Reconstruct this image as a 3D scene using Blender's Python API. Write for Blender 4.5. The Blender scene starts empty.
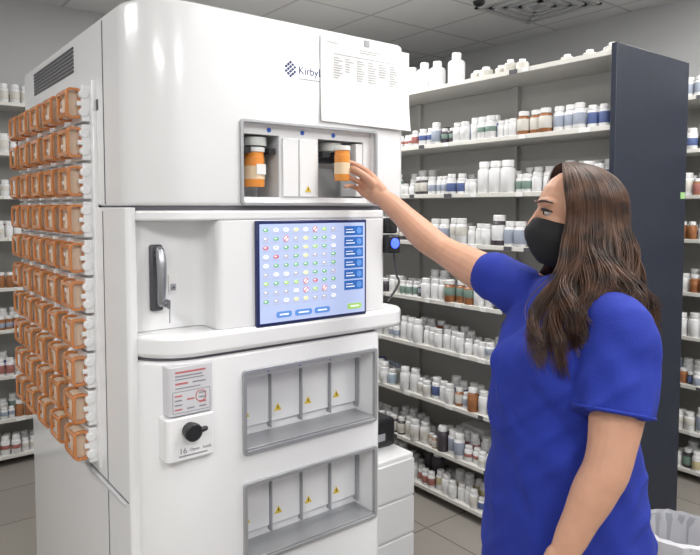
import bpy, bmesh, math, random
from math import sin, cos, pi, radians, sqrt
from mathutils import Vector, noise, Matrix
random.seed(7)
H = 1.62   # eye height of photographer
sc = bpy.context.scene
sc.view_settings.view_transform = 'Standard'
COL = sc.collection

# ------------------------------------------------------------------ materials
def mat(name, col, rough=0.5, metal=0.0, emis=None, es=0.0, coat=0.0, trans=0.0, sss=0.0, alpha=1.0,
        noise_amt=0.0, noise_scale=20.0, bump=0.0, bump_scale=60.0, col2=None):
    m = bpy.data.materials.new(name); m.use_nodes = True
    nt = m.node_tree; b = nt.nodes['Principled BSDF']
    b.inputs['Base Color'].default_value = (*col, 1)
    b.inputs['Roughness'].default_value = rough
    b.inputs['Metallic'].default_value = metal
    b.inputs['Coat Weight'].default_value = coat
    b.inputs['Coat Roughness'].default_value = 0.08
    b.inputs['Transmission Weight'].default_value = trans
    b.inputs['Subsurface Weight'].default_value = sss
    if sss: b.inputs['Subsurface Radius'].default_value = (0.02, 0.008, 0.005)
    b.inputs['Alpha'].default_value = alpha
    if emis:
        b.inputs['Emission Color'].default_value = (*emis, 1)
        b.inputs['Emission Strength'].default_value = es
    tc = nt.nodes.new('ShaderNodeTexCoord')
    if noise_amt > 0 or col2:
        n = nt.nodes.new('ShaderNodeTexNoise'); n.inputs['Scale'].default_value = noise_scale
        n.inputs['Detail'].default_value = 4
        nt.links.new(tc.outputs['Object'], n.inputs['Vector'])
        r = nt.nodes.new('ShaderNodeValToRGB')
        c2 = col2 if col2 else tuple(c * (1 - noise_amt) for c in col)
        r.color_ramp.elements[0].color = (*c2, 1); r.color_ramp.elements[0].position = 0.35
        r.color_ramp.elements[1].color = (*col, 1); r.color_ramp.elements[1].position = 0.65
        nt.links.new(n.outputs['Fac'], r.inputs['Fac'])
        nt.links.new(r.outputs['Color'], b.inputs['Base Color'])
    if bump > 0:
        n2 = nt.nodes.new('ShaderNodeTexNoise'); n2.inputs['Scale'].default_value = bump_scale
        n2.inputs['Detail'].default_value = 5
        nt.links.new(tc.outputs['Object'], n2.inputs['Vector'])
        bp = nt.nodes.new('ShaderNodeBump'); bp.inputs['Strength'].default_value = bump
        bp.inputs['Distance'].default_value = 0.01
        nt.links.new(n2.outputs['Fac'], bp.inputs['Height'])
        nt.links.new(bp.outputs['Normal'], b.inputs['Normal'])
    return m

M_white = mat('machine_white', (0.83, 0.835, 0.845), 0.24, coat=0.4)
M_white2 = mat('machine_white_inner', (0.76, 0.77, 0.785), 0.35)
M_seam = mat('seam_dark', (0.12, 0.12, 0.14), 0.5)
M_alu = mat('brushed_aluminium', (0.46, 0.47, 0.49), 0.4, 0.6)
M_grey = mat('grey_plastic', (0.35, 0.36, 0.39), 0.4)
M_lgrey = mat('light_grey_plastic', (0.58, 0.59, 0.61), 0.4)
M_dgrey = mat('dark_grey', (0.08, 0.08, 0.09), 0.45)
M_black = mat('black_plastic', (0.012, 0.012, 0.015), 0.35)
M_amber = mat('amber_plastic', (0.60, 0.235, 0.075), 0.2, coat=0.4, sss=0.35)
M_vial = mat('amber_vial', (0.85, 0.33, 0.06), 0.18, coat=0.3, sss=0.4)
M_blue = mat('label_blue', (0.02, 0.10, 0.50), 0.4)
M_yel = mat('warning_yellow', (0.75, 0.55, 0.05), 0.5)
M_paper = mat('paper_white', (0.80, 0.80, 0.79), 0.8)
M_ink = mat('ink_grey', (0.28, 0.28, 0.31), 0.8)
M_steel = mat('steel', (0.42, 0.43, 0.46), 0.3, 0.9)
M_navytxt = mat('logo_navy', (0.03, 0.05, 0.16), 0.5)
M_led = mat('blue_led', (0.02, 0.03, 0.4), 0.3, emis=(0.05, 0.1, 1.0), es=3)
M_navy = mat('navy_laminate', (0.011, 0.017, 0.036), 0.45, noise_amt=0.2)
M_shelf = mat('shelf_cream', (0.66, 0.65, 0.61), 0.5)
M_shback = mat('shelf_back_grey', (0.48, 0.475, 0.45), 0.6)

# ------------------------------------------------------------------ mesh builder
def rplan(pts, radii, n=10):
    out = []
    N = len(pts)
    for i in range(N):
        p = Vector(pts[i]); r = radii[i]
        if r <= 0: out.append((p.x, p.y)); continue
        dp = (Vector(pts[i-1]) - p).normalized(); dn = (Vector(pts[(i+1) % N]) - p).normalized()
        c = p + (dp + dn) * r
        for k in range(n+1):
            t = (pi/2) * k / n
            q = c - r * (dn * cos(t) + dp * sin(t))
            out.append((q.x, q.y))
    return out

class MB:
    def __init__(s): s.v = []; s.f = []; s.m = []
    def _add(s, vs, fs, m):
        o = len(s.v); s.v.extend([tuple(x) for x in vs])
        for f in fs: s.f.append(tuple(i + o for i in f)); s.m.append(m)
    def box(s, x0, x1, y0, y1, z0, z1, m=0):
        vs = [(x0,y0,z0),(x1,y0,z0),(x1,y1,z0),(x0,y1,z0),(x0,y0,z1),(x1,y0,z1),(x1,y1,z1),(x0,y1,z1)]
        s._add(vs, [(0,3,2,1),(4,5,6,7),(0,1,5,4),(1,2,6,5),(2,3,7,6),(3,0,4,7)], m); return s
    def prism(s, poly, z0, z1, m=0):
        n = len(poly)
        vs = [(p[0],p[1],z0) for p in poly] + [(p[0],p[1],z1) for p in poly]
        fs = [tuple(reversed(range(n))), tuple(range(n, 2*n))]
        fs += [(i, (i+1) % n, (i+1) % n + n, i+n) for i in range(n)]
        s._add(vs, fs, m); return s
    def prism_xz(s, poly, y0, y1, m=0):   # poly in x,z extruded along y
        n = len(poly)
        vs = [(p[0],y0,p[1]) for p in poly] + [(p[0],y1,p[1]) for p in poly]
        fs = [tuple(range(n)), tuple(reversed(range(n, 2*n)))]
        fs += [((i+1) % n, i, i+n, (i+1) % n + n) for i in range(n)]
        s._add(vs, fs, m); return s
    def ring_xz(s, x0, x1, z0, z1, t, y0, y1, r=0.012, m=0):
        ro = rplan([(x0,z0),(x1,z0),(x1,z1),(x0,z1)], [r]*4, 5)
        ri = rplan([(x0+t,z0+t),(x1-t,z0+t),(x1-t,z1-t),(x0+t,z1-t)], [max(r-t*0.6,0.002)]*4, 5)
        n = len(ro)
        vs = [(p[0],y0,p[1]) for p in ro]+[(p[0],y0,p[1]) for p in ri]+[(p[0],y1,p[1]) for p in ro]+[(p[0],y1,p[1]) for p in ri]
        fs = []
        for i in range(n):
            j = (i+1) % n
            fs += [(i, j, n+j, n+i), (2*n+i, 3*n+i, 3*n+j, 2*n+j), (i, 2*n+i, 2*n+j, j), (n+i, n+j, 3*n+j, 3*n+i)]
        s._add(vs, fs, m); return s
    def lathe(s, c, prof, seg=16, m=0, axis='Z', mats=None):
        vs = []
        c = Vector(c)
        def P(r, z, a):
            if axis == 'Z': return c + Vector((r*cos(a), r*sin(a), z))
            if axis == 'Y': return c + Vector((r*cos(a), z, r*sin(a)))
            return c + Vector((z, r*cos(a), r*sin(a)))
        for (r, z) in prof:
            for k in range(seg): vs.append(P(r, z, 2*pi*k/seg))
        nr = len(prof)
        o = len(s.v); s.v.extend([tuple(x) for x in vs])
        for i in range(nr-1):
            for k in range(seg):
                k2 = (k+1) % seg
                s.f.append((o+i*seg+k, o+i*seg+k2, o+(i+1)*seg+k2, o+(i+1)*seg+k))
                s.m.append(mats[i] if mats else m)
        s.f.append(tuple(o+k for k in reversed(range(seg)))); s.m.append(mats[0] if mats else m)
        s.f.append(tuple(o+(nr-1)*seg+k for k in range(seg))); s.m.append(mats[-1] if mats else m)
        return s
    def ell(s, c, rad, ax=None, m=0, nu=20, nv=12):
        c = Vector(c)
        if ax is None: ax = (Vector((1,0,0)), Vector((0,1,0)), Vector((0,0,1)))
        vs = [c + ax[2]*rad[2]]
        for i in range(1, nv):
            t = pi*i/nv
            for k in range(nu):
                a = 2*pi*k/nu
                vs.append(c + ax[0]*rad[0]*sin(t)*cos(a) + ax[1]*rad[1]*sin(t)*sin(a) + ax[2]*rad[2]*cos(t))
        vs.append(c - ax[2]*rad[2])
        fs = []
        for k in range(nu):
            fs.append((0, 1+k, 1+(k+1) % nu))
            b = 1+(nv-2)*nu
            fs.append((b+k, len(vs)-1, b+(k+1) % nu))
        for i in range(nv-2):
            for k in range(nu):
                a = 1+i*nu; b = a+nu; k2 = (k+1) % nu
                fs.append((a+k, b+k, b+k2, a+k2))
        s._add(vs, fs, m); return s
    def tube(s, pts, radii, seg=14, m=0, sub=4, caps=True):
        pts = [Vector(p) for p in pts]
        P = []; R = []
        n = len(pts)
        for i in range(n-1):
            p0 = pts[max(i-1,0)]; p1 = pts[i]; p2 = pts[i+1]; p3 = pts[min(i+2,n-1)]
            for k in range(sub):
                t = k/sub
                P.append(0.5*((2*p1)+(-p0+p2)*t+(2*p0-5*p1+4*p2-p3)*t*t+(-p0+3*p1-3*p2+p3)*t**3))
                tt = t*t*(3-2*t)
                R.append(radii[i]*(1-tt)+radii[i+1]*tt)
        P.append(pts[-1]); R.append(radii[-1])
        if caps:   # rounded ends
            d0 = (P[0]-P[1]).normalized(); d1 = (P[-1]-P[-2]).normalized()
            a0, r0, a1, r1 = P[0], R[0], P[-1], R[-1]
            pre = [(a0+d0*r0*sin(t), r0*cos(t)) for t in (1.35, 0.9, 0.45)]
            post = [(a1+d1*r1*sin(t), r1*cos(t)) for t in (0.45, 0.9, 1.35)]
            P = [x[0] for x in pre]+P+[x[0] for x in post]
            R = [x[1] for x in pre]+R+[x[1] for x in post]
        up = None; vs = []
        for i in range(len(P)):
            t = (P[min(i+1,len(P)-1)]-P[max(i-1,0)]).normalized()
            if up is None:
                up = Vector((0,0,1)) if abs(t.z) < 0.8 else Vector((1,0,0))
            u = (up - t*up.dot(t)).normalized(); w = t.cross(u); up = u
            for k in range(seg):
                a = 2*pi*k/seg
                vs.append(P[i] + (u*cos(a)+w*sin(a))*R[i])
        L = len(P)
        fs = [(i*seg+k, i*seg+(k+1) % seg, (i+1)*seg+(k+1) % seg, (i+1)*seg+k) for i in range(L-1) for k in range(seg)]
        fs.append(tuple(reversed(range(seg)))); fs.append(tuple((L-1)*seg+k for k in range(seg)))
        s._add(vs, fs, m); return s
    def obj(s, name, mats, parent=None, bevel=0.0, smooth=True, ang=35, loc=None):
        me = bpy.data.meshes.new(name)
        me.from_pydata(s.v, [], s.f)
        if not isinstance(mats, (list, tuple)): mats = [mats]
        for mm in mats: me.materials.append(mm)
        me.polygons.foreach_set('material_index', s.m)
        bm = bmesh.new(); bm.from_mesh(me); bmesh.ops.recalc_face_normals(bm, faces=bm.faces); bm.to_mesh(me); bm.free()
        if smooth:
            me.polygons.foreach_set('use_smooth', [True]*len(me.polygons))
            me.set_sharp_from_angle(angle=radians(ang))
        me.update()
        o = bpy.data.objects.new(name, me); COL.objects.link(o)
        if parent: o.parent = parent
        if loc: o.location = loc
        if bevel > 0:
            b = o.modifiers.new('bev', 'BEVEL'); b.width = bevel; b.segments = 2; b.limit_method = 'ANGLE'; b.angle_limit = radians(40)
        return o

def empty(name, loc=(0,0,0), rotz=0.0):
    e = bpy.data.objects.new(name, None); e.empty_display_size = 0.1
    e.location = loc; e.rotation_euler = (0,0,rotz); COL.objects.link(e); return e

def bake(o):
    bpy.context.view_layer.update()
    dg = bpy.context.evaluated_depsgraph_get()
    me = bpy.data.meshes.new_from_object(o.evaluated_get(dg))
    o.modifiers.clear(); o.data = me
    return o

def cut(o, mb):
    c = mb.obj('tmp_cut', M_white2, o.parent, smooth=False)
    md = o.modifiers.new('b', 'BOOLEAN'); md.operation = 'DIFFERENCE'; md.object = c; md.solver = 'EXACT'
    bake(o)
    bpy.data.objects.remove(c)
    for p in o.data.polygons: p.use_smooth = True
    o.data.set_sharp_from_angle(angle=radians(35))
    return o

def text(name, body, size, loc, rot, m, parent, ext=0.0004):
    cu = bpy.data.curves.new(name, 'FONT'); cu.body = body; cu.size = size; cu.extrude = ext
    cu.materials.append(m)
    o = bpy.data.objects.new(name, cu); o.location = loc; o.rotation_euler = rot; COL.objects.link(o); o.parent = parent
    return o

# ------------------------------------------------------------------ room
RX0, RX1, RY0, RY1, RZ = -2.6, 4.4, -2.6, 4.75, 3.0
M_wall = mat('wall_paint_grey', (0.52, 0.525, 0.53), 0.8, bump=0.1, bump_scale=200)
M_ceil = bpy.data.materials.new('ceiling_tile'); M_ceil.use_nodes = True
nt = M_ceil.node_tree; b = nt.nodes['Principled BSDF']; b.inputs['Roughness'].default_value = 0.9
tc = nt.nodes.new('ShaderNodeTexCoord'); br = nt.nodes.new('ShaderNodeTexBrick')
br.offset = 0.0; br.inputs['Scale'].default_value = 1.0; br.inputs['Brick Width'].default_value = 0.6
br.inputs['Row Height'].default_value = 0.6; br.inputs['Mortar Size'].default_value = 0.012
br.inputs['Color1'].default_value = (0.74,0.74,0.74,1); br.inputs['Color2'].default_value = (0.71,0.71,0.715,1)
br.inputs['Mortar'].default_value = (0.52,0.52,0.52,1)
nt.links.new(tc.outputs['Object'], br.inputs['Vector']); nt.links.new(br.outputs['Color'], b.inputs['Base Color'])
M_floor = bpy.data.materials.new('floor_tile'); M_floor.use_nodes = True
nt = M_floor.node_tree; b = nt.nodes['Principled BSDF']; b.inputs['Roughness'].default_value = 0.35
tc = nt.nodes.new('ShaderNodeTexCoord'); br = nt.nodes.new('ShaderNodeTexBrick')
br.offset = 0.0; br.inputs['Scale'].default_value = 1.0; br.inputs['Brick Width'].default_value = 0.45
br.inputs['Row Height'].default_value = 0.45; br.inputs['Mortar Size'].default_value = 0.004
br.inputs['Color1'].default_value = (0.26,0.24,0.22,1); br.inputs['Color2'].default_value = (0.29,0.27,0.24,1)
br.inputs['Mortar'].default_value = (0.1,0.09,0.08,1)
nt.links.new(tc.outputs['Object'], br.inputs['Vector']); nt.links.new(br.outputs['Color'], b.inputs['Base Color'])
T = 0.1
MB().box(RX0-T,RX1+T,RY0-T,RY1+T,-0.1,0).obj('floor', M_floor)
MB().box(RX0-T,RX1+T,RY0-T,RY1+T,RZ,RZ+0.1).obj('ceiling', M_ceil)
MB().box(RX0-T,RX1+T,RY1,RY1+T,0,RZ).obj('wall_north', M_wall)
MB().box(RX0-T,RX1+T,RY0-T,RY0,0,RZ).obj('wall_south', M_wall)
MB().box(RX1,RX1+T,RY0,RY1,0,RZ).obj('wall_east', M_wall)
MB().box(RX0-T,RX0,RY0,RY1,0,RZ).obj('wall_west', M_wall)
MB().box(RX1-0.012,RX1,RY0,RY1,0,0.1).obj('baseboard_east', M_dgrey)
MB().box(RX0,RX1-0.012,RY1-0.012,RY1,0,0.1).obj('baseboard_north', M_dgrey)
MB().box(RX0,RX0+0.012,RY0,RY1-0.012,0,0.1).obj('baseboard_west', M_dgrey)

# ceiling lights
M_diff = mat('light_diffuser', (0.9,0.9,0.9), 0.5, emis=(1,0.98,0.95), es=4)
for i, (lx, ly, pw) in enumerate([(-1.4,-0.3,42),(0.3,-1.3,44),(2.6,-0.9,38),(1.7,0.7,22),(-1.2,2.4,24),(1.95,3.0,32),(3.45,0.9,24)]):
    e = empty('ceiling_light', (lx,ly,RZ))
    MB().ring_xz(-0.3,0.3,-0.6,0.6,0.03,-0.02,0.0,0.005).obj('trim_frame', M_white, e).rotation_euler = (radians(-90),0,0)
    MB().box(-0.27,0.27,-0.57,0.57,-0.012,-0.004).obj('diffuser', M_diff, e)
    L = bpy.data.lights.new('lamp','AREA'); L.shape='RECTANGLE'; L.size=0.54; L.size_y=1.14; L.energy=pw; L.color=(1,0.985,0.965)
    lo = bpy.data.objects.new('lamp', L); lo.location=(0,0,-0.025); lo.parent=e; COL.objects.link(lo)

# air vent
e = empty('ceiling_air_vent', (3.75,2.72,RZ))
mb = MB()
for k in range(4):
    a = 0.30-0.07*k
    for (x0,x1,y0,y1) in ((-a,a,-a,-a+0.03),(-a,a,a-0.03,a),(-a,-a+0.03,-a,a),(a-0.03,a,-a,a)):
        mb.box(x0,x1,y0,y1,-0.012-0.004*(k%2),-0.001)
mb.obj('louvers', mat('vent_grey',(0.55,0.55,0.55),0.6), e)
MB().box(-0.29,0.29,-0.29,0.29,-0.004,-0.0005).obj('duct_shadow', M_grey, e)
# dome camera
e = empty('dome_security_camera', (3.55,2.95,RZ))
e.location = (3.3,2.85,RZ)
MB().lathe((0,0,0),[(0.05,-0.03),(0.05,0)],24).obj('base', M_white, e)
MB().lathe((0,0,0),[(0.005,-0.065),(0.02,-0.06),(0.035,-0.05),(0.04,-0.03)],24).obj('dome', M_black, e)

# ------------------------------------------------------------------ shelving + bottles
LEV = [0.07,0.30,0.574,0.862,1.123,1.435,1.693,1.96,2.265]
BM = [mat('bottle_white',(0.74,0.745,0.75),0.35), mat('bottle_amber',(0.32,0.13,0.05),0.3), mat('cap_white',(0.80,0.80,0.80),0.4),
      mat('label_cream',(0.62,0.60,0.55),0.6), mat('label_navy',(0.08,0.12,0.28),0.6), mat('label_green',(0.18,0.27,0.23),0.6),
      mat('label_maroon',(0.36,0.14,0.12),0.6), mat('label_slate',(0.32,0.36,0.44),0.6), mat('bottle_dark',(0.06,0.05,0.06),0.4),
      mat('label_yellow',(0.55,0.48,0.28),0.6), mat('label_sky',(0.36,0.45,0.55),0.6)]
def bottle(mb, x, y, z, r, h, seg=12):
    t = random.random()
    body = 0 if t < 0.88 else (1 if t < 0.96 else 8)
    t = random.random()
    lab = body if t < 0.28 else random.choice([3,3,3,3,4,7,7,5,6,9,10,3,7,4,0,0])
    cap = 2 if random.random() < 0.93 else random.choice([4,8,7,3])
    lo = random.choice([0.16,0.16,0.30,0.10]); hi_ = random.choice([0.66,0.60,0.66,0.52])
    prof = [(r*0.94,0),(r,0.03*h),(r,lo*h),(r*1.01,(lo+0.005)*h),(r*1.01,hi_*h),(r,(hi_+0.005)*h),(r*0.97,0.72*h),(r*0.70,0.79*h),(r*0.70,0.80*h),(r*0.80,0.805*h),(r*0.80,0.98*h),(r*0.74,h)]
    mats = [body,body,body,lab,lab,body,body,body,cap,cap,cap]
    mb.lathe((x,y,z),prof,seg,mats=mats)
def carton(mb, x, y, z, w, d, h):
    k = random.choice([0,3,4,10,7,0]); mb.box(x-w/2,x+w/2,y-d/2,y+d/2,z,z+h,k); mb.box(x-w/2-0.001,x+w/2+0.001,y-d/2-0.001,y+d/2+0.001,z+h*0.3,z+h*0.55,random.choice([4,10,6,3]))
def fill(mb, a0, a1, lv, dfront, axis, sgn, gap_h, rows=2):
    for row in range(rows):
        a = a0+0.02
        while a < a1-0.05:
            size = random.random()
            r = 0.019+0.013*size; h = min(gap_h-0.05, (0.062+0.060*size)*random.uniform(0.9,1.18))
            if random.random() < 0.10: r *= 1.25; h = min(gap_h-0.04, h*1.3)
            if random.random() < 0.05: a += random.uniform(0.03,0.10)
            rep = random.randint(1,3)
            st = random.getstate()
            for q in range(rep):
                if a+2*r > a1-0.02: break
                random.setstate(st)
                c = a+r
                dd = dfront+sgn*(0.035+0.018*row+row*0.075+0.004) + sgn*0.012*sin(c*37+lv*11)
                if axis == 'Y': bottle(mb, dd, c, lv, r, h)
                else: bottle(mb, c, dd, lv, r, h)
                a += 2*r+0.002
            random.seed(random.random()+a)
    return mb

def shelving(x0, x1, y0, y1, face, levels, name='shelving_unit', double=False, endpanel=False):
    e = empty(name, (0,0,0))
    th = 0.022
    mb = MB()
    for lv in levels: mb.box(x0+0.001,x1,y0+0.026,y1-0.026,lv-th,lv)
    mb.obj('shelves', M_shelf, e, bevel=0.002)
    mb = MB()
    if face == 'X': 
        bx = x1 if not double else (x0+x1)/2
        mb.box(bx-0.012,bx-0.002,y0+0.026,y1-0.026,0.0,levels[-1]-th-0.002)
        n = int((y1-y0)/0.9)
        for k in range(1,n+1):
            yy = y0+(y1-y0)*k/(n+1); mb.box(bx-0.04,bx-0.013,yy-0.015,yy+0.015,0,levels[-1]-th-0.002)
    else:
        mb.box(x0+0.026,x1-0.026,y1-0.012,y1-0.002,0,levels[-1]-th-0.002)
    mb.obj('back_panel', M_shback, e)
    mb = MB()
    if face == 'X':
        mb.box(x0-0.02,x1+0.005,y0,y0+0.025,0,levels[-1]+0.02,0); mb.box(x0,x1,y1-0.025,y1,0,levels[-1]+0.005,0)
    else:
        mb.box(x0,x0+0.025,y0,y1,0,levels[-1]+0.02,0); mb.box(x1-0.025,x1,y0,y1,0,levels[-1]+0.02,0)
    mb.obj('end_panels', M_navy if endpanel else M_shelf, e, bevel=0.002)
    mb = MB()
    for lv in levels[1:]:
        a, a1 = (y0, y1) if face == 'X' else (x0, x1)
        a += 0.05
        while a < a1-0.1:
            w = random.uniform(0.03,0.055)
            k = 0 if random.random() < 0.6 else 1
            if random.random() < 0.55:
                if face == 'X': mb.box(x0-0.003,x0,a,a+w,lv-0.021,lv-0.001,k)
                else: mb.box(a,a+w,y0-0.003+0.026,y0+0.026,lv-0.021,lv-0.001,k)
            a += w+random.uniform(0.02,0.18)
    mb.obj('price_tags', [M_paper, M_dgrey], e)
    return e

random.seed(3)
U1 = shelving(2.47,3.07,1.394,4.25,'X',LEV,double=True,endpanel=True)
MB().box(3.02,3.062,1.390,1.3935,1.66,1.69).obj('sticker', mat('sticker_green',(0.35,0.6,0.25),0.5), U1)
mb = MB()
for i, lv in enumerate(LEV[:-1]): fill(mb, 1.44, 4.2, lv, 2.47, 'Y', 1, LEV[i+1]-lv)
random.seed(11)
for (yy, xx, r, h) in [(1.62,2.62,0.03,0.055),(1.72,2.6,0.03,0.05),(1.78,2.7,0.025,0.05),(1.93,2.55,0.03,0.06),(2.0,2.55,0.03,0.07),(2.08,2.58,0.03,0.06),(2.15,2.55,0.035,0.06),(2.22,2.56,0.03,0.055),(2.36,2.56,0.045,0.17),
                       (2.50,2.56,0.045,0.15),(2.60,2.56,0.045,0.16),(2.70,2.56,0.048,0.15),(2.81,2.56,0.045,0.17),(2.95,2.6,0.045,0.15),(3.1,2.6,0.045,0.16),(3.2,2.6,0.045,0.16),(3.4,2.6,0.05,0.2),(3.7,2.6,0.05,0.2),
                       (1.50,2.60,0.03,0.06),(1.56,2.66,0.03,0.06)]:
    prof = [(r*0.94,0),(r,0.04*h),(r,0.68*h),(r*0.9,0.74*h),(r*0.5,0.8*h),(r*0.55,0.81*h),(r*0.55,0.98*h),(r*0.5,h)]
    mb.lathe((xx,yy,LEV[-1]),prof,16,mats=[0,3 if r < 0.04 else 0,0,0,0,2,2])
random.seed(12)
for (yy,lv) in [(1.70,0.574),(2.0,0.862),(2.5,1.123),(2.3,0.30),(3.2,0.862)]:
    carton(mb, 2.70, yy, lv, 0.10,0.16,0.12)
for i, lv in enumerate(LEV[:-1]): fill(mb, 1.44, 4.2, lv, 3.07, 'Y', -1, LEV[i+1]-lv, rows=1)
mb.obj('pill_bottles', BM)
random.seed(5)
U2 = shelving(3.86,4.2,0.7,4.25,'X',LEV)
mb = MB()
for i, lv in enumerate(LEV): fill(mb, 0.75, 4.2, lv, 3.86, 'Y', 1, 0.25, rows=2)
mb.obj('pill_bottles', BM)
random.seed(9)
U3 = shelving(-0.6,2.3,4.38,4.72,'Y',LEV)
mb = MB()
for i, lv in enumerate(LEV): fill(mb, -0.55, 2.25, lv, 4.405, 'X', 1, 0.25, rows=2)
mb.obj('pill_bottles', BM)

# ------------------------------------------------------------------ machine
MX, MY = 0.572, 1.584
mach = empty('pharmacy_dispensing_machine', (MX,MY,0))
W1, D1 = 0.91, 1.30
def body(name, poly, z0, z1, bev=0.008, m=M_white):
    o = MB().prism(poly, z0, z1).obj(name, m, mach, bevel=bev); o.modifiers[0].segments = 3; return bake(o)
full = rplan([(0,0),(W1,0),(W1,D1),(0,D1)],[0.15,0.05,0.03,0.03])
up = body('upper_cabinet', full, 1.624, 2.155, 0.012)
body('seam_band', rplan([(0.01,0.01),(0.81,0.01),(0.81,D1),(0.01,D1)],[0.14,0.03,0.02,0.02]), 1.612, 1.6235, 0.001, M_seam)
body('mid_top_band', rplan([(0,0),(0.82,0),(0.82,D1),(0,D1)],[0.15,0.03,0.03,0.03]), 1.585, 1.612, 0.006)
body('mid_cabinet', rplan([(0.0,0.105),(0.21,0.105),(0.21,0.0),(0.82,0.0),(0.82,D1),(0,D1)],[0.03,0.03,0.02,0.03,0.03,0.03]), 1.2855, 1.5845, 0.002)
body('mid_lip', rplan([(0.004,-0.012),(W1,-0.012),(W1,D1),(0.004,D1)],[0.15,0.07,0.03,0.03]), 1.222, 1.285, 0.014)
body('seam_band_low', rplan([(0.01,0.01),(0.79,0.01),(0.79,D1),(0.01,D1)],[0.14,0.03,0.02,0.02]), 1.214, 1.2215, 0.001, M_seam)
low = body('lower_cabinet', rplan([(0,0),(0.80,0),(0.80,D1),(0,D1)],[0.15,0.03,0.03,0.03]), 0.10, 1.2135, 0.01)
body('side_skin', rplan([(-0.008,0.082),(0.018,0.082),(0.018,D1-0.05),(-0.008,D1-0.05)],[0.012,0,0,0.01]), 0.102, 1.620, 0.003)
MB().box(0.03,0.77,0.05,D1-0.03,0.0,0.10).obj('plinth', M_dgrey, mach)
c = MB().box(0.288,0.765,-0.05,0.02,1.634,1.857); cut(up, c)
c = MB().box(0.302,0.420,0.01,0.15,1.650,1.828).box(0.556,0.735,0.01,0.15,1.650,1.828); cut(up, c)
for (w0,w1) in ((0.92,1.163),(0.595,0.838)):
    cut(low, MB().box(0.29,0.763,-0.05,0.10,w0+0.01,w1-0.01))
MB().ring_xz(0.280,0.773,1.626,1.865,0.009,-0.008,0.004,0.012).obj('upper_window_frame', M_alu, mach, bevel=0.0015)
mb = MB()
mb.box(0.303,0.419,0.146,0.149,1.651,1.827); mb.box(0.557,0.734,0.146,0.149,1.651,1.827)
mb.box(0.303,0.305,0.022,0.146,1.651,1.827); mb.box(0.557,0.559,0.022,0.146,1.651,1.827)
mb.box(0.418,0.4195,0.022,0.146,1.651,1.827); mb.box(0.733,0.7345,0.022,0.146,1.651,1.827)
mb.obj('bay_liner', M_lgrey, mach)
mb = MB()
mb.box(0.428,0.482,0.012,0.0195,1.652,1.822,0); mb.box(0.486,0.546,0.012,0.0195,1.652,1.822,0)
mb.box(0.704,0.730,0.018,0.10,1.655,1.822,0)
mb.obj('bay_doors', M_white, mach, bevel=0.002)
mb = MB()
for uc in (0.362, 0.640):
    mb.box(uc-0.058,uc-0.030,0.03,0.06,1.775,1.792); mb.box(uc+0.030,uc+0.05,0.03,0.06,1.775,1.792)
    mb.box(uc-0.050,uc+0.05,0.105,0.145,1.765,1.80)
    mb.tube([(uc-0.045,0.045,1.783),(uc-0.036,0.085,1.783),(uc,0.1,1.783),(uc+0.036,0.085,1.783),(uc+0.045,0.045,1.783)],[0.006]*5,8)
mb.obj('vial_grippers', M_black, mach)
MB().lathe((0.362,0.065,0),[(0.036,1.798),(0.036,1.822)],20).lathe((0.640,0.07,0),[(0.036,1.798),(0.036,1.822)],20).obj('gripper_collars', mat('collar_pale',(0.6,0.62,0.6),0.3), mach)

def warn_tri(mb, u, v, w, s, m=0, m2=1):
    mb.prism_xz([(u-s,w-s*0.8),(u+s,w-s*0.8),(u,w+s)], v-0.001, v, m)
    mb.box(u-s*0.12,u+s*0.12,v-0.0015,v-0.001,w-s*0.4,w+s*0.4,m2)
mb = MB(); warn_tri(mb,0.515,0.0115,1.675,0.011)
mt = MB(); mw = MB(); ml = MB(); mfr = MB()
for (w0,w1) in ((0.92,1.163),(0.595,0.838)):
    mfr.ring_xz(0.280,0.773,w0,w1,0.011,-0.010,0.004,0.010)
    mt.box(0.292,0.306,0.092,0.0985,w0+0.012,w1-0.012)
    for k in range(4):
        a = 0.310+k*0.1125
        mt.box(a,a+0.1085,0.088,0.0985,w0+0.045,w1-0.045)
        warn_tri(mb,a+0.028,0.0875,w0+0.085,0.013)
        mw.box(a+0.1085,a+0.1115,0.075,0.0985,w0+0.03,w1-0.03)
    mt.box(0.292,0.761,0.06,0.0985,w1-0.042,w1-0.012)
    mfr.box(0.292,0.761,-0.006,0.0985,w0+0.011,w0+0.018)
    for k in range(3):
        a = 0.40+k*0.115
        ml.prism_xz([(a+0.007*cos(t*pi/6),w1-0.027+0.007*sin(t*pi/6)) for t in range(12)],0.0585,0.0597)
for uu in (0.385,0.50,0.615):
    ml.prism_xz([(uu+0.007*cos(t*pi/6),1.842+0.007*sin(t*pi/6)) for t in range(12)],0.0182,0.0198)
mt.obj('tray_back_panels', M_white, mach, bevel=0.0015)
mw.obj('tray_dividers', M_grey, mach)
ml.obj('bay_number_labels', M_blue, mach)
mb.obj('warning_stickers', [M_yel, M_black], mach)
mfr.obj('tray_frames', M_alu, mach, bevel=0.001)

# screen
MB().box(0.324,0.723,-0.012,0.004,1.280,1.583).obj('screen_bezel', mat('bezel_navy',(0.02,0.03,0.12),0.3), mach, bevel=0.003)
MD = mat('display_glow',(0.33,0.38,0.55),0.2,emis=(0.50,0.60,0.92),es=0.52)
MB().box(0.333,0.714,-0.014,-0.0118,1.290,1.573).obj('screen_display', MD, mach)
IC = [mat('icon_%d'%i, c, 0.5, emis=c, es=0.4) for i, c in enumerate([(0.15,0.42,0.18),(0.55,0.12,0.15),(0.75,0.75,0.3),(0.92,0.93,0.95),(0.1,0.25,0.6),(0.42,0.42,0.48),(0.02,0.12,0.42),(0.35,0.6,0.15)])]
random.seed(21)
mb = MB()
def disc(mb,u,w,ru,rw,m,v=-0.0145,n=12): mb.prism_xz([(u+ru*cos(2*pi*k/n),w+rw*sin(2*pi*k/n)) for k in range(n)],v-0.0006,v,m)
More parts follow.
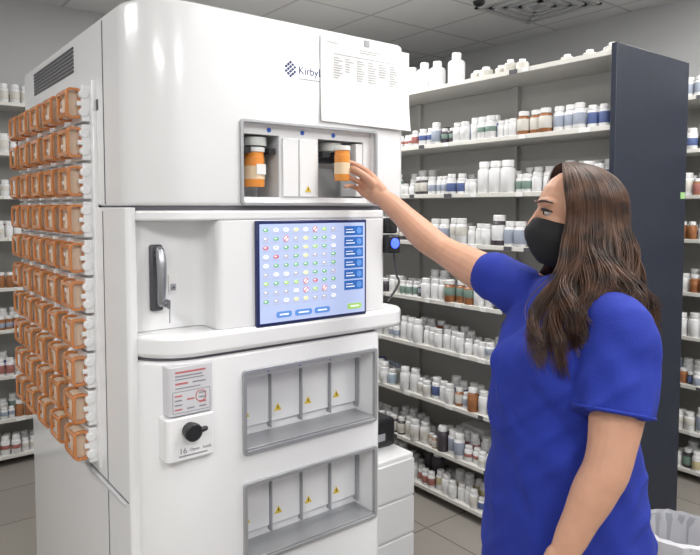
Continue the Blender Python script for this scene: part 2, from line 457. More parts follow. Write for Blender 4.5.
for r in range(9):
    for q in range(8):
        u = 0.352+q*0.034; w = 1.556-r*0.0255
        mb.box(u-0.012,u+0.012,-0.0148,-0.0142,w-0.0105,w-0.0088,5)
        if (r,q) in ((6,4),(7,4),(7,6),(0,5),(1,2)):
            disc(mb,u,w,0.009,0.009,1); disc(mb,u,w,0.007,0.007,3,-0.0152)
            mb.prism_xz([(u-0.007,w-0.005),(u-0.005,w-0.007),(u+0.007,w+0.005),(u+0.005,w+0.007)],-0.0164,-0.0158,1)
        else:
            k = random.choice([0,0,0,7,2,3,3,5,5,1] if q != 4 else [0,2,2,3]); disc(mb,u,w,0.009,0.0055,k); disc(mb,u-0.002,w+0.001,0.004,0.002,3 if k!=3 else 5,-0.0152)
for r in range(6):
    w = 1.548-r*0.034
    mb.box(0.632,0.706,-0.0152,-0.0142,w-0.0145,w+0.0145,6)
    mb.box(0.638,0.672,-0.0160,-0.0152,w-0.006,w-0.003,3); mb.box(0.638,0.665,-0.0160,-0.0152,w+0.003,w+0.005,3)
    disc(mb,0.690,w,0.010,0.010,4,-0.0153)
for (uu,ru,k) in ((0.412,0.026,4),(0.480,0.030,4),(0.548,0.028,4),(0.672,0.028,7)):
    mb.prism_xz(rplan([(uu-ru,1.302),(uu+ru,1.302),(uu+ru,1.320),(uu-ru,1.320)],[0.007]*4,4),-0.0152,-0.0142,k)
    mb.box(uu-ru*0.6,uu+ru*0.6,-0.0158,-0.0152,1.309,1.313,3)
mb.obj('screen_icons', IC, mach)

# logo
mb = MB()
for i in range(4):
    for j in range(4):
        if (i,j) in ((0,0),(3,3)): continue
        cu_, cw_ = 0.447+(i-1.5)*0.0075+(j-1.5)*0.0075, 2.02+(j-1.5)*0.0065-(i-1.5)*0.0065
        s_ = 0.0055
        mb.prism_xz([(cu_-s_,cw_),(cu_,cw_-s_*0.9),(cu_+s_,cw_),(cu_,cw_+s_*0.9)],-0.0012,-0.0002)
mb.obj('logo_mark', M_navytxt, mach)
text('logo_text','KirbyLester',0.032,(0.474,-0.0008,2.010),(radians(90),0,0),M_navytxt,mach)
mb = MB()
for k in range(9): mb.box(0.476+k*0.0085,0.482+k*0.0085,-0.001,-0.0002,1.994,1.998)
mb.obj('logo_tagline', M_grey, mach)

# recess handle + key plate
mb = MB()
mb.box(0.058,0.094,0.090,0.1055,1.340,1.520)
mb.obj('handle_plate', M_dgrey, mach, bevel=0.006)
mb = MB(); mb.tube([(0.077,0.070,1.505),(0.077,0.060,1.47),(0.077,0.058,1.42),(0.077,0.066,1.365)],[0.011,0.013,0.012,0.010],12)
mb.tube([(0.077,0.09,1.49),(0.077,0.07,1.49)],[0.009,0.009],10)
mb.obj('handle_lever', M_steel, mach)
mb = MB(); mb.lathe((0.086,0.060,1.365),[(0.011,-0.01),(0.011,0.04)],14,axis='Y')
mb.lathe((0.086,0.045,1.365),[(0.004,0.0),(0.004,0.01)],10,axis='Y'); mb.box(0.0848,0.0872,0.028,0.046,1.352,1.376); mb.box(0.0852,0.0868,0.030,0.034,1.315,1.352)
mb.obj('handle_lock_and_key', M_steel, mach)
mb = MB(); mb.box(0.113,0.137,0.101,0.1055,1.385,1.435,0); mb.box(0.118,0.132,0.0985,0.1015,1.392,1.410,1); mb.box(0.123,0.127,0.085,0.099,1.398,1.404,2); mb.obj('key_plate', [M_paper, M_grey, M_steel], mach)

# lower-left notice & lock
MB().prism(rplan([(0.062,-0.012),(0.186,-0.012),(0.186,0.06),(0.062,0.06)],[0.012,0.006,0,0],5),1.075,1.205).obj('notice_panel', mat('notice_grey',(0.62,0.62,0.65),0.4), mach, bevel=0.002)
MB().prism(rplan([(0.052,-0.018),(0.186,-0.018),(0.186,0.06),(0.052,0.06)],[0.012,0.006,0,0],5),0.955,1.071).obj('lock_panel', M_white, mach, bevel=0.004)
mb = MB()
for (a,b_,w,hh,k) in ((0.08,0.165,1.190,0.005,1),(0.08,0.155,1.180,0.004,0),(0.08,0.16,1.172,0.003,0),(0.08,0.115,1.160,0.005,1),(0.128,0.165,1.160,0.004,0),(0.08,0.15,1.148,0.003,0)):
    mb.box(a,b_,-0.0128,-0.0118,w-hh/2,w+hh/2,k)
for r_ in range(4):
    for q_ in range(3):
        if r_ % 2 == 0 or q_ != 1: mb.box(0.078+q_*0.034,0.078+q_*0.034+0.020,-0.0128,-0.0118,1.090+r_*0.012,1.094+r_*0.012,0 if (r_+q_) % 3 else 1)
mb.ring_xz(0.072,0.178,1.082,1.140,0.0015,-0.0126,-0.0118,0.003,0)
mb.ring_xz(0.136,0.166,1.105,1.135,0.002,-0.0132,-0.0120,0.012,1)
mb.box(0.085,0.165,-0.0186,-0.0178,0.966,0.970,0)
mb.obj('notice_print', [M_ink, mat('print_red',(0.5,0.15,0.15),0.6)], mach)
mb = MB(); mb.lathe((0.115,-0.018,1.035),[(0.021,0.0),(0.021,-0.012),(0.024,-0.014),(0.024,-0.028),(0.020,-0.031)],20,axis='Y')
mb.tube([(0.122,-0.040,1.035),(0.150,-0.040,1.038)],[0.008,0.007],10); mb.obj('lock_knob', M_black, mach)
text('lock_number','16',0.022,(0.085,-0.0188,0.975),(radians(90),0,0),M_ink,mach)
text('lock_caption','Open   Lock',0.012,(0.115,-0.0188,0.978),(radians(90),0,0),M_ink,mach)

# scanner on the right
mb = MB(); mb.box(0.815,0.850,-0.02,0.03,1.535,1.585,0); mb.box(0.808,0.860,-0.024,0.034,1.470,1.53,0); mb.obj('scanner_body', M_black, mach, bevel=0.006)
MB().lathe((0.833,-0.024,1.503),[(0.017,0.002),(0.017,-0.003),(0.008,-0.006)],16,axis='Y').obj('scanner_led', M_led, mach)
MB().tube([(0.85,0.0,1.475),(0.87,0.01,1.40),(0.90,0.03,1.36),(0.88,0.06,1.30)],[0.004]*4,8).obj('scanner_cable', M_dgrey, mach)

# side storage cells
S0, ROWH, ZB, PIT = 0.372, 0.112, 0.857, 0.182
M_core = mat('cassette_core',(0.76,0.62,0.48),0.4)
mh = MB(); ma = MB(); mi = MB()
mh.box(-0.012,0.002,S0-0.035,D1-0.01,ZB-0.01,ZB+10*ROWH+0.01)
for c_ in range(5):
    s0 = S0+c_*PIT
    for r_ in range(10):
        z0 = ZB+r_*ROWH
        mh.box(-0.034,-0.010,s0-0.012,s0+PIT-0.03,z0+0.004,z0+ROWH-0.004)
        mh.lathe((-0.028,s0-0.004,z0+0.030),[(0.014,-0.012),(0.014,0.01)],10,axis='Y')
        mh.lathe((-0.028,s0-0.004,z0+0.082),[(0.014,-0.012),(0.014,0.01)],10,axis='Y')
        mh.box(-0.046,-0.012,s0-0.010,s0+0.008,z0+0.048,z0+0.062)
        ma.ring_xz(-0.074,-0.030,z0+0.012,z0+0.100,0.0075,s0,s0+0.016,0.014)
        ma.ring_xz(-0.074,-0.030,z0+0.012,z0+0.100,0.0075,s0+0.095,s0+0.111,0.014)
        ma.box(-0.074,-0.068,s0+0.012,s0+0.10,z0+0.018,z0+0.030); ma.box(-0.074,-0.068,s0+0.012,s0+0.10,z0+0.082,z0+0.094)
        mi.box(-0.062,-0.032,s0+0.018,s0+0.093,z0+0.020,z0+0.092)
mh.obj('cell_housings', M_white, mach, bevel=0.003)
ma.obj('amber_cassettes', M_amber, mach, bevel=0.0015)
mi.obj('cassette_cores', M_core, mach)
mb = MB()
for k in range(7): mb.box(-0.003,0.002,0.56,1.10,2.045+k*0.012,2.052+k*0.012)
mb.box(-0.002,0.002,0.32,0.36,1.90,1.93)
mb.obj('side_vent', M_dgrey, mach)
mb = MB(); mb.box(-0.002,0.003,0.27,0.273,1.63,2.14); mb.box(-0.0095,0.003,0.27,0.273,0.12,1.61); mb.box(-0.0095,0.003,0.10,D1-0.06,0.827,0.830); mb.obj('side_seams', M_seam, mach)
mb = MB(); mb.box(-0.015,0.002,0.12,D1-0.06,0.812,0.824); mb.obj('side_ledge', M_lgrey, mach, bevel=0.003)

# paper sheet
pp = empty('paper_notice', (MX,MY,0))
mb = MB(); vs = []; fs = []; n = 14
def pv(u,w):
    t = (2.137-w)/0.257
    return -0.0035-0.010*max(0,t-0.5)**2*4*(0.5+0.5*((u-0.551)/0.36)) - 0.002*sin(u*17)*t
for j in range(n+1):
    for i in range(n+1):
        u = 0.551+0.361*i/n; w = 2.137-0.257*j/n; vs.append((u,pv(u,w),w-0.006*(i/n)))
for j in range(n):
    for i in range(n): a = j*(n+1)+i; fs.append((a,a+1,a+n+2,a+n+1))
mb._add(vs,fs,0); mb.obj('sheet', M_paper, pp)
mb = MB(); random.seed(4)
for r_ in range(9):
    w = 2.075-r_*0.0075
    for q_ in range(6):
        u = 0.60+q_*0.045
        if q_ in (1,4) and r_ > 5: continue
        L_ = random.uniform(0.015,0.036)
        v = pv(u,w)-0.0012; mb.box(u,u+L_,v,v+0.0004,w-0.0016,w+0.0010)
for (u,w,L_) in ((0.575,2.118,0.04),(0.70,2.110,0.09),(0.70,2.103,0.07),(0.60,2.086,0.27)): mb.box(u,u+L_,pv(u,w)-0.001,pv(u,w)-0.0006,w-0.001,w+0.001)
mb.obj('printed_table', mat('ink_light',(0.45,0.45,0.47),0.8), pp)
mb = MB(); mb.box(0.72,0.74,-0.0052,-0.0035,2.125,2.145); mb.obj('tape', M_grey, pp)

# vials
def vial(loc, r=0.030, h=0.12):
    e = empty('prescription_vial', loc)
    MB().lathe((0,0,0),[(r*0.93,0),(r,0.004),(r,h*0.86),(r*0.93,h*0.88),(r*0.93,h)],28).obj('amber_body', M_vial, e)
    MB().lathe((0,0,0),[(r*1.012,h*0.22),(r*1.012,h*0.60)],28).obj('label', mat('vial_label',(0.80,0.62,0.42),0.6), e)
    MB().lathe((0,0,0),[(r*1.04,h+0.001),(r*1.04,h+0.012),(r*0.98,h+0.014)],28).obj('cap', M_paper, e)
    return e
v1 = vial((MX+0.362,MY+0.065,1.680),0.030,0.100)
mb = MB(); mb.box(-0.010,0.020,-0.0325,-0.0312,0.035,0.065,0); mb.obj('sticker', M_paper, v1)

# ------------------------------------------------------------------ cabinet + printer behind machine
e = empty('drawer_cabinet', (0,0,0))
MB().box(1.50,1.87,1.95,2.60,0.05,0.575).obj('carcass', M_white, e, bevel=0.008)
mb = MB()
for k in range(3): mb.box(1.505,1.865,1.94,1.951,0.07+k*0.165,0.225+k*0.165)
mb.obj('drawer_fronts', M_white2, e, bevel=0.004)
mb = MB()
for (x,y) in ((1.54,2.0),(1.83,2.0),(1.54,2.55),(1.83,2.55)): mb.lathe((x,y,0),[(0.02,0),(0.02,0.05)],12)
mb.obj('feet', M_black, e)
e = empty('label_printer', (0,0,0))
MB().box(1.56,1.865,2.06,2.56,0.576,0.70).obj('printer_case', M_black, e, bevel=0.015)
MB().box(1.62,1.80,2.055,2.061,0.61,0.64).obj('paper_slot', M_grey, e)
MB().box(1.62,1.80,2.16,2.30,0.701,0.708).obj('lid', M_dgrey, e, bevel=0.003)

# waste bin
e = empty('waste_bin', (2.36,1.06,0))
MB().lathe((0,0,0),[(0.10,0),(0.11,0.005),(0.14,0.42),(0.145,0.425),(0.145,0.44),(0.132,0.44),(0.128,0.42),(0.10,0.03)],28).obj('bucket', M_grey, e)
mb = MB(); vs = []; fs = []; N=36
for j,(rr,zz) in enumerate([(0.150,0.33),(0.153,0.39),(0.148,0.445),(0.135,0.452),(0.125,0.40),(0.11,0.2)]):
    for k in range(N):
        a = 2*pi*k/N; q = rr+0.006*sin(k*2.7+j)*(j<5)+ (0.004 if j<2 else 0); vs.append((q*cos(a),q*sin(a),zz+0.012*sin(k*1.9)*(j==0)))
for j in range(5):
    for k in range(N): fs.append((j*N+k,j*N+(k+1)%N,(j+1)*N+(k+1)%N,(j+1)*N+k))
mb._add(vs,fs,0); mb.obj('liner_bag', mat('bag_white',(0.50,0.50,0.53),0.35), e)

# ------------------------------------------------------------------ woman
WP = Vector((1.368,0.873,0)); WR = radians(-38)
wom = empty('woman', tuple(WP), WR)
V = Vector
M_skin = mat('skin', (0.60,0.325,0.215), 0.5, sss=0.12, noise_amt=0.07, noise_scale=30, bump=0.05, bump_scale=150)
M_nail = mat('nail', (0.68,0.42,0.34), 0.3)
M_scrub = mat('scrub_blue', (0.010,0.030,0.325), 0.85, col2=(0.008,0.024,0.27), noise_scale=6, bump=0.25, bump_scale=350)
M_pants = mat('scrub_trousers', (0.012,0.018,0.07), 0.8, noise_amt=0.2)
M_hair = mat('hair_brown', (0.105,0.047,0.024), 0.42, col2=(0.028,0.013,0.008), noise_scale=26)
M_mask = mat('mask_black', (0.010,0.010,0.012), 0.85, bump=0.1, bump_scale=300)
M_eye = mat('eye_white', (0.6,0.56,0.54), 0.2); M_iris = mat('iris_brown', (0.05,0.025,0.01), 0.2)

F = V((-0.95,-0.31,0)).normalized(); S = V((F.y, -F.x, 0)) # right-hand side of body
TC = V((-0.010,0.0,0))
def torso(mb, rings, infl=0.0, n=40):
    vs = []; fs = []
    for (z,w,d,off,sd,tl) in rings:
        for k in range(n):
            a = 2*pi*k/n; ca, sa = cos(a), sin(a)
            e_ = 0.90
            x = (abs(ca)**e_)*(1 if ca>0 else -1)*(d+infl)+off; y = (abs(sa)**e_)*(1 if sa>0 else -1)*(w+infl)+sd
            p = TC+F*x+S*y; vs.append((p.x,p.y,z+tl*y))
    L = len(rings)
    fs = [(i*n+k,i*n+(k+1)%n,(i+1)*n+(k+1)%n,(i+1)*n+k) for i in range(L-1) for k in range(n)]
    fs.append(tuple(reversed(range(n)))); fs.append(tuple((L-1)*n+k for k in range(n)))
    mb._add(vs,fs,0)
rings = [(0.80,0.17,0.14,0,0,0),(0.90,0.18,0.145,0,0,0),(1.00,0.155,0.125,0.005,0,0),(1.10,0.145,0.12,0.01,0,0),(1.20,0.15,0.125,0.01,0,0),
         (1.30,0.155,0.11,0.0,0,0.05),(1.37,0.150,0.09,-0.005,0,0.1),(1.41,0.11,0.07,-0.01,0,0.15),(1.44,0.06,0.05,-0.005,0,0.1)]
shR, elR, wrR = V((-0.100,0.148,1.405)), V((-0.27,0.322,1.500)), V((-0.455,0.400,1.660))
shL, elL, wrL = V((0.040,-0.172,1.362)), V((-0.008,-0.240,1.100)), V((-0.105,-0.250,0.900))
HC = V((0.015,0.045,1.602))
Fh = V((-0.995,0.10,0.0)).normalized(); Sh = V((Fh.y*1.0,-Fh.x,0)); Uh = V((0,0,1))
def hp(f,s,u): return HC+Fh*f+Sh*s+Uh*u

def hand(mb, W, d, n, sidesign, curls, spread, thumbdir, tl=(0.038,0.030,0.024), nails=None):
    d = d.normalized(); n = (n-d*n.dot(d)).normalized(); s = d.cross(n)*sidesign
    offs = [0.031,0.0105,-0.0105,-0.030]; lens = [0.074,0.082,0.076,0.060]; ml = [0.088,0.090,0.085,0.078]; fr=[0.0084,0.0086,0.0081,0.0073]
    samples = []
    for i in range(4):
        k = W+d*ml[i]+s*offs[i]
        mb.tube([W+s*offs[i]*0.55-d*0.005, W+d*0.045+s*offs[i]*0.85+n*0.002, k],[0.0165,0.0145,0.0105],12,sub=4)
        L = lens[i]; p = k; ang = 0; pts = [k]; 
        for (c_, fl) in zip(curls[i],(0.45,0.30,0.25)):
            ang += radians(c_); dd = (d*cos(ang)+n*sin(ang)+s*spread[i]).normalized(); p = p+dd*L*fl; pts.append(p)
        mb.tube(pts,[fr[i]*1.08,fr[i]*1.02,fr[i]*0.95,fr[i]*0.82],10,sub=3)
        for a_ in range(3):
            for t_ in (0,0.33,0.66,1.0): samples.append((pts[a_].lerp(pts[a_+1],t_), fr[i], 1 if a_ == 2 and t_ == 1.0 else 0))
        if nails is not None:
            up_ = (d*sin(ang)-n*cos(ang)).normalized()
            nails.ell(pts[-1]+up_*fr[i]*0.50, (0.0065,0.0048,0.0035), (dd, dd.cross(up_).normalized(), up_), nu=10, nv=6)
    td = (d*thumbdir[0]+s*thumbdir[1]+n*thumbdir[2]).normalized()
    td2 = (d*thumbdir[3]+s*thumbdir[4]+n*thumbdir[5]).normalized()
    b0 = W+d*0.018+s*0.014+n*0.006
    p1 = b0+td*tl[0]; p2 = p1+(td*0.5+td2*0.5).normalized()*tl[1]; p3 = p2+td2*tl[2]
    mb.tube([b0,p1,p2,p3],[0.0155,0.0125,0.0100,0.0082],12,sub=4)
    for t_ in (0,0.5,1.0): samples.append((p1.lerp(p2,t_),0.0105,0)); samples.append((p2.lerp(p3,t_),0.0085,1 if t_ == 1 else 0))
    mb.ell(W+d*0.035+n*0.006, (0.035,0.03,0.014), (d,s,n))
    samples.append((W+d*0.06+n*0.004,0.014,0)); samples.append((W+d*0.03+n*0.006,0.014,0))
    return samples

sk = MB(); nl = MB()
torso(sk, rings, -0.012)
sk.tube([shR-V((-0.04,0.03,0))*0.6, shR, shR*0.5+elR*0.5+V((0,0,-0.006)), elR+V((0,0,-0.004)), elR*0.7+wrR*0.3+V((0,0,-0.010)), elR*0.3+wrR*0.7, wrR],
        [0.055,0.060,0.054,0.041,0.043,0.033,0.0255],18)
sk.tube([shL+V((0.0,0.03,0.0)), shL, shL*0.5+elL*0.5+V((0.008,0,0)), elL, elL*0.7+wrL*0.3+V((0,-0.002,0)), elL*0.3+wrL*0.7, wrL],
        [0.055,0.062,0.058,0.047,0.045,0.035,0.027],18)
dR = V((-0.50,0.62,0.48)); nR = V((-0.66,-0.75,0.0))
samR = hand(sk, wrR, dR, nR, 1, [(28,34,22),(34,38,24),(38,42,26),(40,46,30)], [0.05,0,-0.03,-0.06], (0.50,0.42,0.75,0.85,0.02,0.50), nails=nl)
hand(sk, wrL, V((-0.25,0.0,-0.97)), V((0.1,1,0)), -1, [(18,22,15),(22,26,18),(26,30,18),(30,30,20)], [0.03,0,-0.02,-0.05], (0.75,0.55,0.35,0.95,0.1,0.2), nails=nl)
nl.obj('nails', M_nail, wom)
# seat the held vial in the grasp: vertical axis that touches the fingertips and thumb without intersecting any of the hand
VR, VH, VZ = 0.024, 0.090, 1.700
best = None
tipc = V((0,0,0)); tn = 0
for (p,r_,t_) in samR:
    if t_: tipc += p; tn += 1
tipc /= tn
for ix in range(-40,41):
    for iy in range(-40,41):
        x = tipc.x+ix*0.002; y = tipc.y+iy*0.002; cost = 0
        for (p,r_,t_) in samR:
            if p.z < VZ-0.01 or p.z > VZ+VH+0.01: continue
            g = sqrt((p.x-x)**2+(p.y-y)**2)-VR-r_
            if g < 0: cost += 60*(-g)
            elif t_: cost += g*1.0
        if best is None or cost < best[0]: best = (cost,x,y)
loc = Matrix.Rotation(WR,3,'Z') @ V((best[1],best[2],0)) + WP
v2 = vial((loc.x,loc.y,VZ),VR,VH)

sk.tube([V((0.015,0.01,1.36)),V((0.035,0.03,1.44)),HC+V((0.028,0,-0.085)),HC+V((0.02,0,-0.02))],[0.075,0.056,0.052,0.06],20)
A3 = (Fh,Sh,Uh)
sk.ell(hp(-0.008,0,0.025),(0.098,0.076,0.088),A3)
sk.ell(hp(0.030,0,-0.030),(0.063,0.060,0.085),A3)
sk.ell(hp(0.055,0,-0.095),(0.032,0.036,0.026),A3)
sk.ell(hp(0.030,0,-0.080),(0.055,0.050,0.030),A3)
sk.ell(hp(0.062,0,0.030),(0.030,0.055,0.022),A3)
sk.ell(hp(0.052,0.030,-0.030),(0.028,0.024,0.022),A3); sk.ell(hp(0.052,-0.030,-0.030),(0.028,0.024,0.022),A3)
sk.tube([hp(0.084,0,0.012),hp(0.098,0,-0.010),hp(0.108,0,-0.028)],[0.010,0.010,0.011],10)
sk.ell(hp(0.098,0.010,-0.033),(0.011,0.009,0.008),A3); sk.ell(hp(0.098,-0.010,-0.033),(0.011,0.009,0.008),A3)
sk.ell(hp(0.086,0,-0.060),(0.012,0.024,0.008),A3); sk.ell(hp(0.084,0,-0.071),(0.012,0.021,0.008),A3)
for sg in (1,-1): sk.ell(hp(-0.008,sg*0.076,-0.010),(0.018,0.008,0.030),A3)
body_o = sk.obj('body_skin', M_skin, wom)
md = body_o.modifiers.new('r','REMESH'); md.mode='VOXEL'; md.voxel_size=0.0028
md = body_o.modifiers.new('s','SMOOTH'); md.factor=0.5; md.iterations=4
bake(body_o)
body_o.data.polygons.foreach_set('use_smooth',[True]*len(body_o.data.polygons))
for sg in (1,-1):
    MB().ell(hp(0.073,sg*0.031,0.006),(0.013,0.013,0.0085),A3).obj('eyeball', M_eye, wom)
    MB().ell(hp(0.0832,sg*0.0325,0.006),(0.0035,0.0060,0.0058),A3).obj('iris', M_iris, wom)
    MB().tube([hp(0.068,sg*0.050,0.008),hp(0.082,sg*0.044,0.0125),hp(0.088,sg*0.033,0.0145),hp(0.087,sg*0.020,0.011)],[0.0018,0.0034,0.0036,0.0016],6).obj('eyelash', M_black, wom)
    MB().tube([hp(0.068,sg*0.054,0.029),hp(0.082,sg*0.046,0.034),hp(0.091,sg*0.032,0.034),hp(0.094,sg*0.015,0.031)],[0.002,0.0030,0.0033,0.0022],6).obj('eyebrow', M_hair, wom)
# mask
mb = MB(); vs=[]; fs=[]; nu, nv = 28, 16
prof = [(0.102,-0.006,0.056),(0.114,-0.020,0.064),(0.124,-0.038,0.070),(0.122,-0.057,0.072),(0.114,-0.076,0.070),(0.104,-0.098,0.064),(0.088,-0.118,0.055),(0.060,-0.128,0.050)]
def pin(t):
    x = t*(len(prof)-1); i = min(int(x),len(prof)-2); f_ = x-i
    return tuple(prof[i][k]*(1-f_)+prof[i+1][k]*f_ for k in range(3))
for j in range(nv+1):
    f0,u0,sw = pin(j/nv)
    for i in range(nu+1):
        a = radians(-84+168*i/nu)
        back = 0.012
        ff = back+(f0-back)*(cos(a)**0.8 if cos(a)>0 else 0)
        side = (sw+0.007)*sin(a)
        uu = u0+(-0.034-u0*0.55)*(abs(sin(a))**4)*0.55 + 0.0008*sin(j*1.7)
        vs.append(hp(ff,side,uu))
for j in range(nv):
    for i in range(nu): a = j*(nu+1)+i; fs.append((a,a+1,a+nu+2,a+nu+1))
mb._add(vs,fs,0); mo = mb.obj('face_mask', M_mask, wom, ang=80)
so = mo.modifiers.new('s','SOLIDIFY'); so.thickness = 0.003
mb = MB()
for sg in (1,-1):
    mb.tube([hp(0.014,sg*0.070,-0.012),hp(-0.01,sg*0.080,0.012),hp(-0.03,sg*0.080,0.0),hp(-0.02,sg*0.075,-0.045),hp(0.014,sg*0.066,-0.075)],[0.0015]*5,6)
mb.obj('mask_loops', M_mask, wom)

# scrub top
tp = MB()
trings = [(0.72,0.200,0.190,0.0,0,0),(0.82,0.198,0.185,0.0,0,0),(0.95,0.185,0.170,0.008,0,0),(1.06,0.172,0.160,0.018,0,0),(1.16,0.165,0.158,0.025,0,0),(1.24,0.164,0.152,0.030,0,0.02),
          (1.31,0.163,0.130,0.018,0,0.05),(1.36,0.155,0.105,0.0,0,0.10),(1.395,0.135,0.086,-0.008,0,0.14),(1.425,0.098,0.072,-0.012,0,0.15),(1.448,0.070,0.060,-0.006,0,0.12)]
torso(tp, trings, 0.002)
tp.ell(TC+F*0.097+S*0.0+V((0,0,1.235)),(0.094,0.135,0.095),(F,S,V((0,0,1))))
dRa = (elR-shR).normalized(); dLa = (elL-shL).normalized()
tp.tube([shR-dRa*0.06, shR-dRa*0.01, shR+dRa*0.05, shR+dRa*0.075],[0.060,0.070,0.068,0.070],20)
tp.tube([shL+V((-0.015,0.07,0.018)), shL+V((0,0.0,0.0)), shL+dLa*0.07, shL+dLa*0.14,shL+dLa*0.185],[0.060,0.068,0.074,0.080,0.084],24,caps=False)
top = tp.obj('scrub_top', M_scrub, wom)
md = top.modifiers.new('r','REMESH'); md.mode='VOXEL'; md.voxel_size=0.0055
md = top.modifiers.new('s','SMOOTH'); md.factor=0.6; md.iterations=22
bake(top)
me = top.data; me.update()
nrm = [v.normal.copy() for v in me.vertices]
for v, nn in zip(me.vertices, nrm):
    p = v.co
    wq = noise.noise(p*3.0)*0.6
    q = V((p.x*6+p.z*4+wq, p.y*6-p.z*2, p.z*3.2+wq))
    f1 = noise.noise(q*1.1); f2 = noise.noise(V((p.x*15+p.z*10,p.y*15-p.z*6,p.z*6)))
    q3 = V((p.x*7-p.z*7, p.y*7+p.z*4, p.z*2.4+3.3))
    f3 = noise.noise(q3)
    r1 = max(0,1-abs(f1)*3.0); r3 = max(0,1-abs(f3)*4.0)
    r1 = r1*r1*(3-2*r1); r3 = r3*r3*(3-2*r3)
    k = min(1,max(0,(1.42-p.z)/0.1))
    v.co = p+nn*(0.008*r1+0.005*r3-0.004+0.006*f2)*k
me.polygons.foreach_set('use_smooth',[True]*len(me.polygons))
md = top.modifiers.new('s','SMOOTH'); md.factor=0.5; md.iterations=3
mb = MB()
def ringband(mb, c, ax, r, w=0.0035, n=32):
    u = ax.orthogonal().normalized(); t = ax.cross(u)
    pts = [c+(u*cos(2*pi*k/n)+t*sin(2*pi*k/n))*r for k in range(n+1)]
    mb.tube(pts,[w]*(n+1),6,sub=1,caps=False)
ringband(mb, shL+dLa*0.176, dLa, 0.080)
mb.obj('sleeve_hem', M_scrub, wom)

# trousers + shoes
pt = MB()
torso(pt,[(0.72,0.165,0.14,0,0,0),(0.80,0.175,0.15,0,0,0),(0.90,0.175,0.15,0,0,0),(0.98,0.155,0.13,0,0,0)],0)
for sg in (1,-1):
    h0 = TC+S*0.088*sg
    pt.tube([h0+V((0,0,0.82)),h0+V((0,0,0.70)),h0+F*0.01+V((0,0,0.48)),h0-F*0.005+V((0,0,0.30)),h0-F*0.015+V((0,0,0.085))],[0.092,0.092,0.068,0.062,0.056],20,caps=False)
tr = pt.obj('trousers', M_pants, wom)
md = tr.modifiers.new('r','REMESH'); md.mode='VOXEL'; md.voxel_size=0.007
md = tr.modifiers.new('s','SMOOTH'); md.factor=0.5; md.iterations=3
bake(tr); tr.data.polygons.foreach_set('use_smooth',[True]*len(tr.data.polygons))
mb = MB()
for sg in (1,-1):
    h0 = TC+S*0.088*sg
    mb.tube([h0-F*0.045+V((0,0,0.048)),h0+F*0.02+V((0,0,0.046)),h0+F*0.10+V((0,0,0.040)),h0+F*0.155+V((0,0,0.034))],[0.040,0.043,0.040,0.030],16)
    mb.tube([h0-F*0.015+V((0,0,0.05)),h0-F*0.015+V((0,0,0.10))],[0.04,0.038],14)
    for q in (-0.045,0.02,0.10,0.15): mb.ell(h0+F*q+V((0,0,0.012)),(0.045,0.042,0.012),(F,S,V((0,0,1))))
sh = mb.obj('shoes', M_black, wom)

# hair ------------------------------------------------------------
def hairpos(phi, t, zend, scale=1.0):
    tc_ = 0.34
    cf, sf = cos(phi), sin(phi)
    if t <= tc_:
        th = radians(5+95*(t/tc_)); k = t/tc_
        root = 0.045*(1-k)**1.2*(0.4+0.6*max(0,cf+0.3))
        f_ = 0.112*sin(th)*cf-0.006+root; s_ = 0.092*sin(th)*sf; u_ = 0.026+0.098*cos(th)
        return hp(f_*scale, s_*scale, u_*(0.5+0.5*scale))
    k = (t-tc_)/(1-tc_)
    z0 = hp(0,0,0.026+0.098*cos(radians(100))).z
    z = z0+(zend-z0)*k
    e_ = k*k*(3-2*k)
    A_ = 0.112+(0.018*e_ if cf < 0 else 0.02*e_)
    B_ = 0.091+(0.122 if sf < 0 else 0.05)*e_
    front = max(0, cf+0.25)
    cen_f = -0.006-0.006*e_ + 0.075*e_*front*2.0*(1 if sf < 0 else 0.3)
    f_ = A_*cf+cen_f; s_ = B_*sf
    p = hp(f_*scale,s_*scale,0); p.z = z
    return p
random.seed(31)
NC = 56
cl = []
for i in range(NC):
    ph = radians(68+(292-68)*(i+0.5)/NC)
    cl.append(dict(phi=ph, ze=random.uniform(1.265,1.345), amp=random.uniform(0.006,0.018), fr=random.uniform(1.2,2.0), ps=i*0.30+random.uniform(0,1.4)))
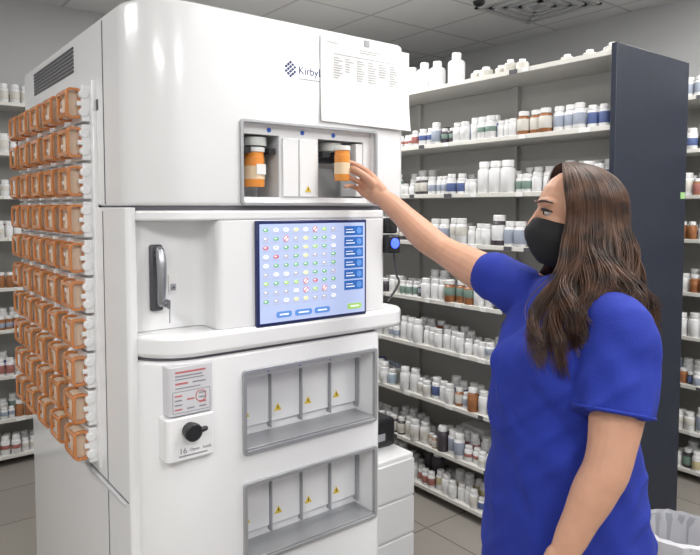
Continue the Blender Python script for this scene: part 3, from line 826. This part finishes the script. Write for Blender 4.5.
def strand(ci, dphi, dr, jz, fz, edge, N=34):
    c = cl[ci]; pts = []
    for i in range(N+1):
        t = i/N
        k = max(0,(t-0.34)/0.66)
        ph = c['phi']+dphi*(1-0.40*k)+edge*sin(min(1,t/0.34)*pi)*0.16
        p = hairpos(ph, t, c['ze']+jz, 1.0+dr*(1-0.45*k))
        w = (c['amp']+0.0016*fz)*min(1,k*1.6)**1.2*(0.6+0.9*k)
        a = c['ps']+c['fr']*2*pi*k*(1+0.02*fz)
        rad = V((cos(ph)*Fh.x+sin(ph)*Sh.x, cos(ph)*Fh.y+sin(ph)*Sh.y,0)); tan = V((-rad.y,rad.x,0))
        p = p+rad*w*(sin(a)+0.5)+tan*w*1.3*cos(a*0.9+dr*3)
        pts.append(p)
    return pts
cu = bpy.data.curves.new('hair_strands','CURVE'); cu.dimensions='3D'; cu.bevel_depth=0.00095; cu.bevel_resolution=0
dphi0 = radians(224)/NC
for i in range(NC):
    for s_ in range(105):
        edge = 0
        if i >= NC-3: edge = -random.uniform(-0.3,1.0)
        if i <= 2: edge = random.uniform(-0.3,1.0)
        pts = strand(i, random.gauss(0,0.55)*dphi0, random.uniform(-0.04,0.065), random.uniform(-0.025,0.045), random.gauss(0,1), edge)
        sp = cu.splines.new('POLY'); sp.points.add(len(pts)-1)
        for q,p in enumerate(pts):
            sp.points[q].co = (*p,1); t = q/(len(pts)-1); sp.points[q].radius = 1.0 if t < 0.8 else 1.0-(t-0.8)*3.5
cu.materials.append(M_hair)
ho = bpy.data.objects.new('hair_strands',cu); ho.parent=wom; COL.objects.link(ho)
mb = MB(); vs=[]; fs=[]; nu, nv = 80, 34
for j in range(nv+1):
    for i in range(nu+1):
        ph = radians(73+(287-73)*i/nu); vs.append(hairpos(ph, 0.86*j/nv, 1.31, 0.960))
for j in range(nv):
    for i in range(nu): a=j*(nu+1)+i; fs.append((a,a+1,a+nu+2,a+nu+1))
mb._add(vs,fs,0)
hb = mb.obj('hair_base', mat('hair_dark',(0.038,0.019,0.011),0.5), wom, ang=80)
so = hb.modifiers.new('s','SOLIDIFY'); so.thickness=0.004

# ------------------------------------------------------------------ world + camera
w = bpy.data.worlds.new('room_world'); sc.world = w; w.use_nodes = True
w.node_tree.nodes['Background'].inputs['Color'].default_value = (0.6,0.62,0.65,1); w.node_tree.nodes['Background'].inputs['Strength'].default_value = 0.3
cam = bpy.data.cameras.new('camera'); cam.lens = 640/700*36; cam.sensor_width = 36; cam.clip_start=0.05
pitch = math.atan(35/640); cam.shift_y = -35/700
co = bpy.data.objects.new('camera', cam); co.location = (0,0,H); co.rotation_euler = (radians(90)-pitch,0,radians(-38)); COL.objects.link(co)
sc.camera = co
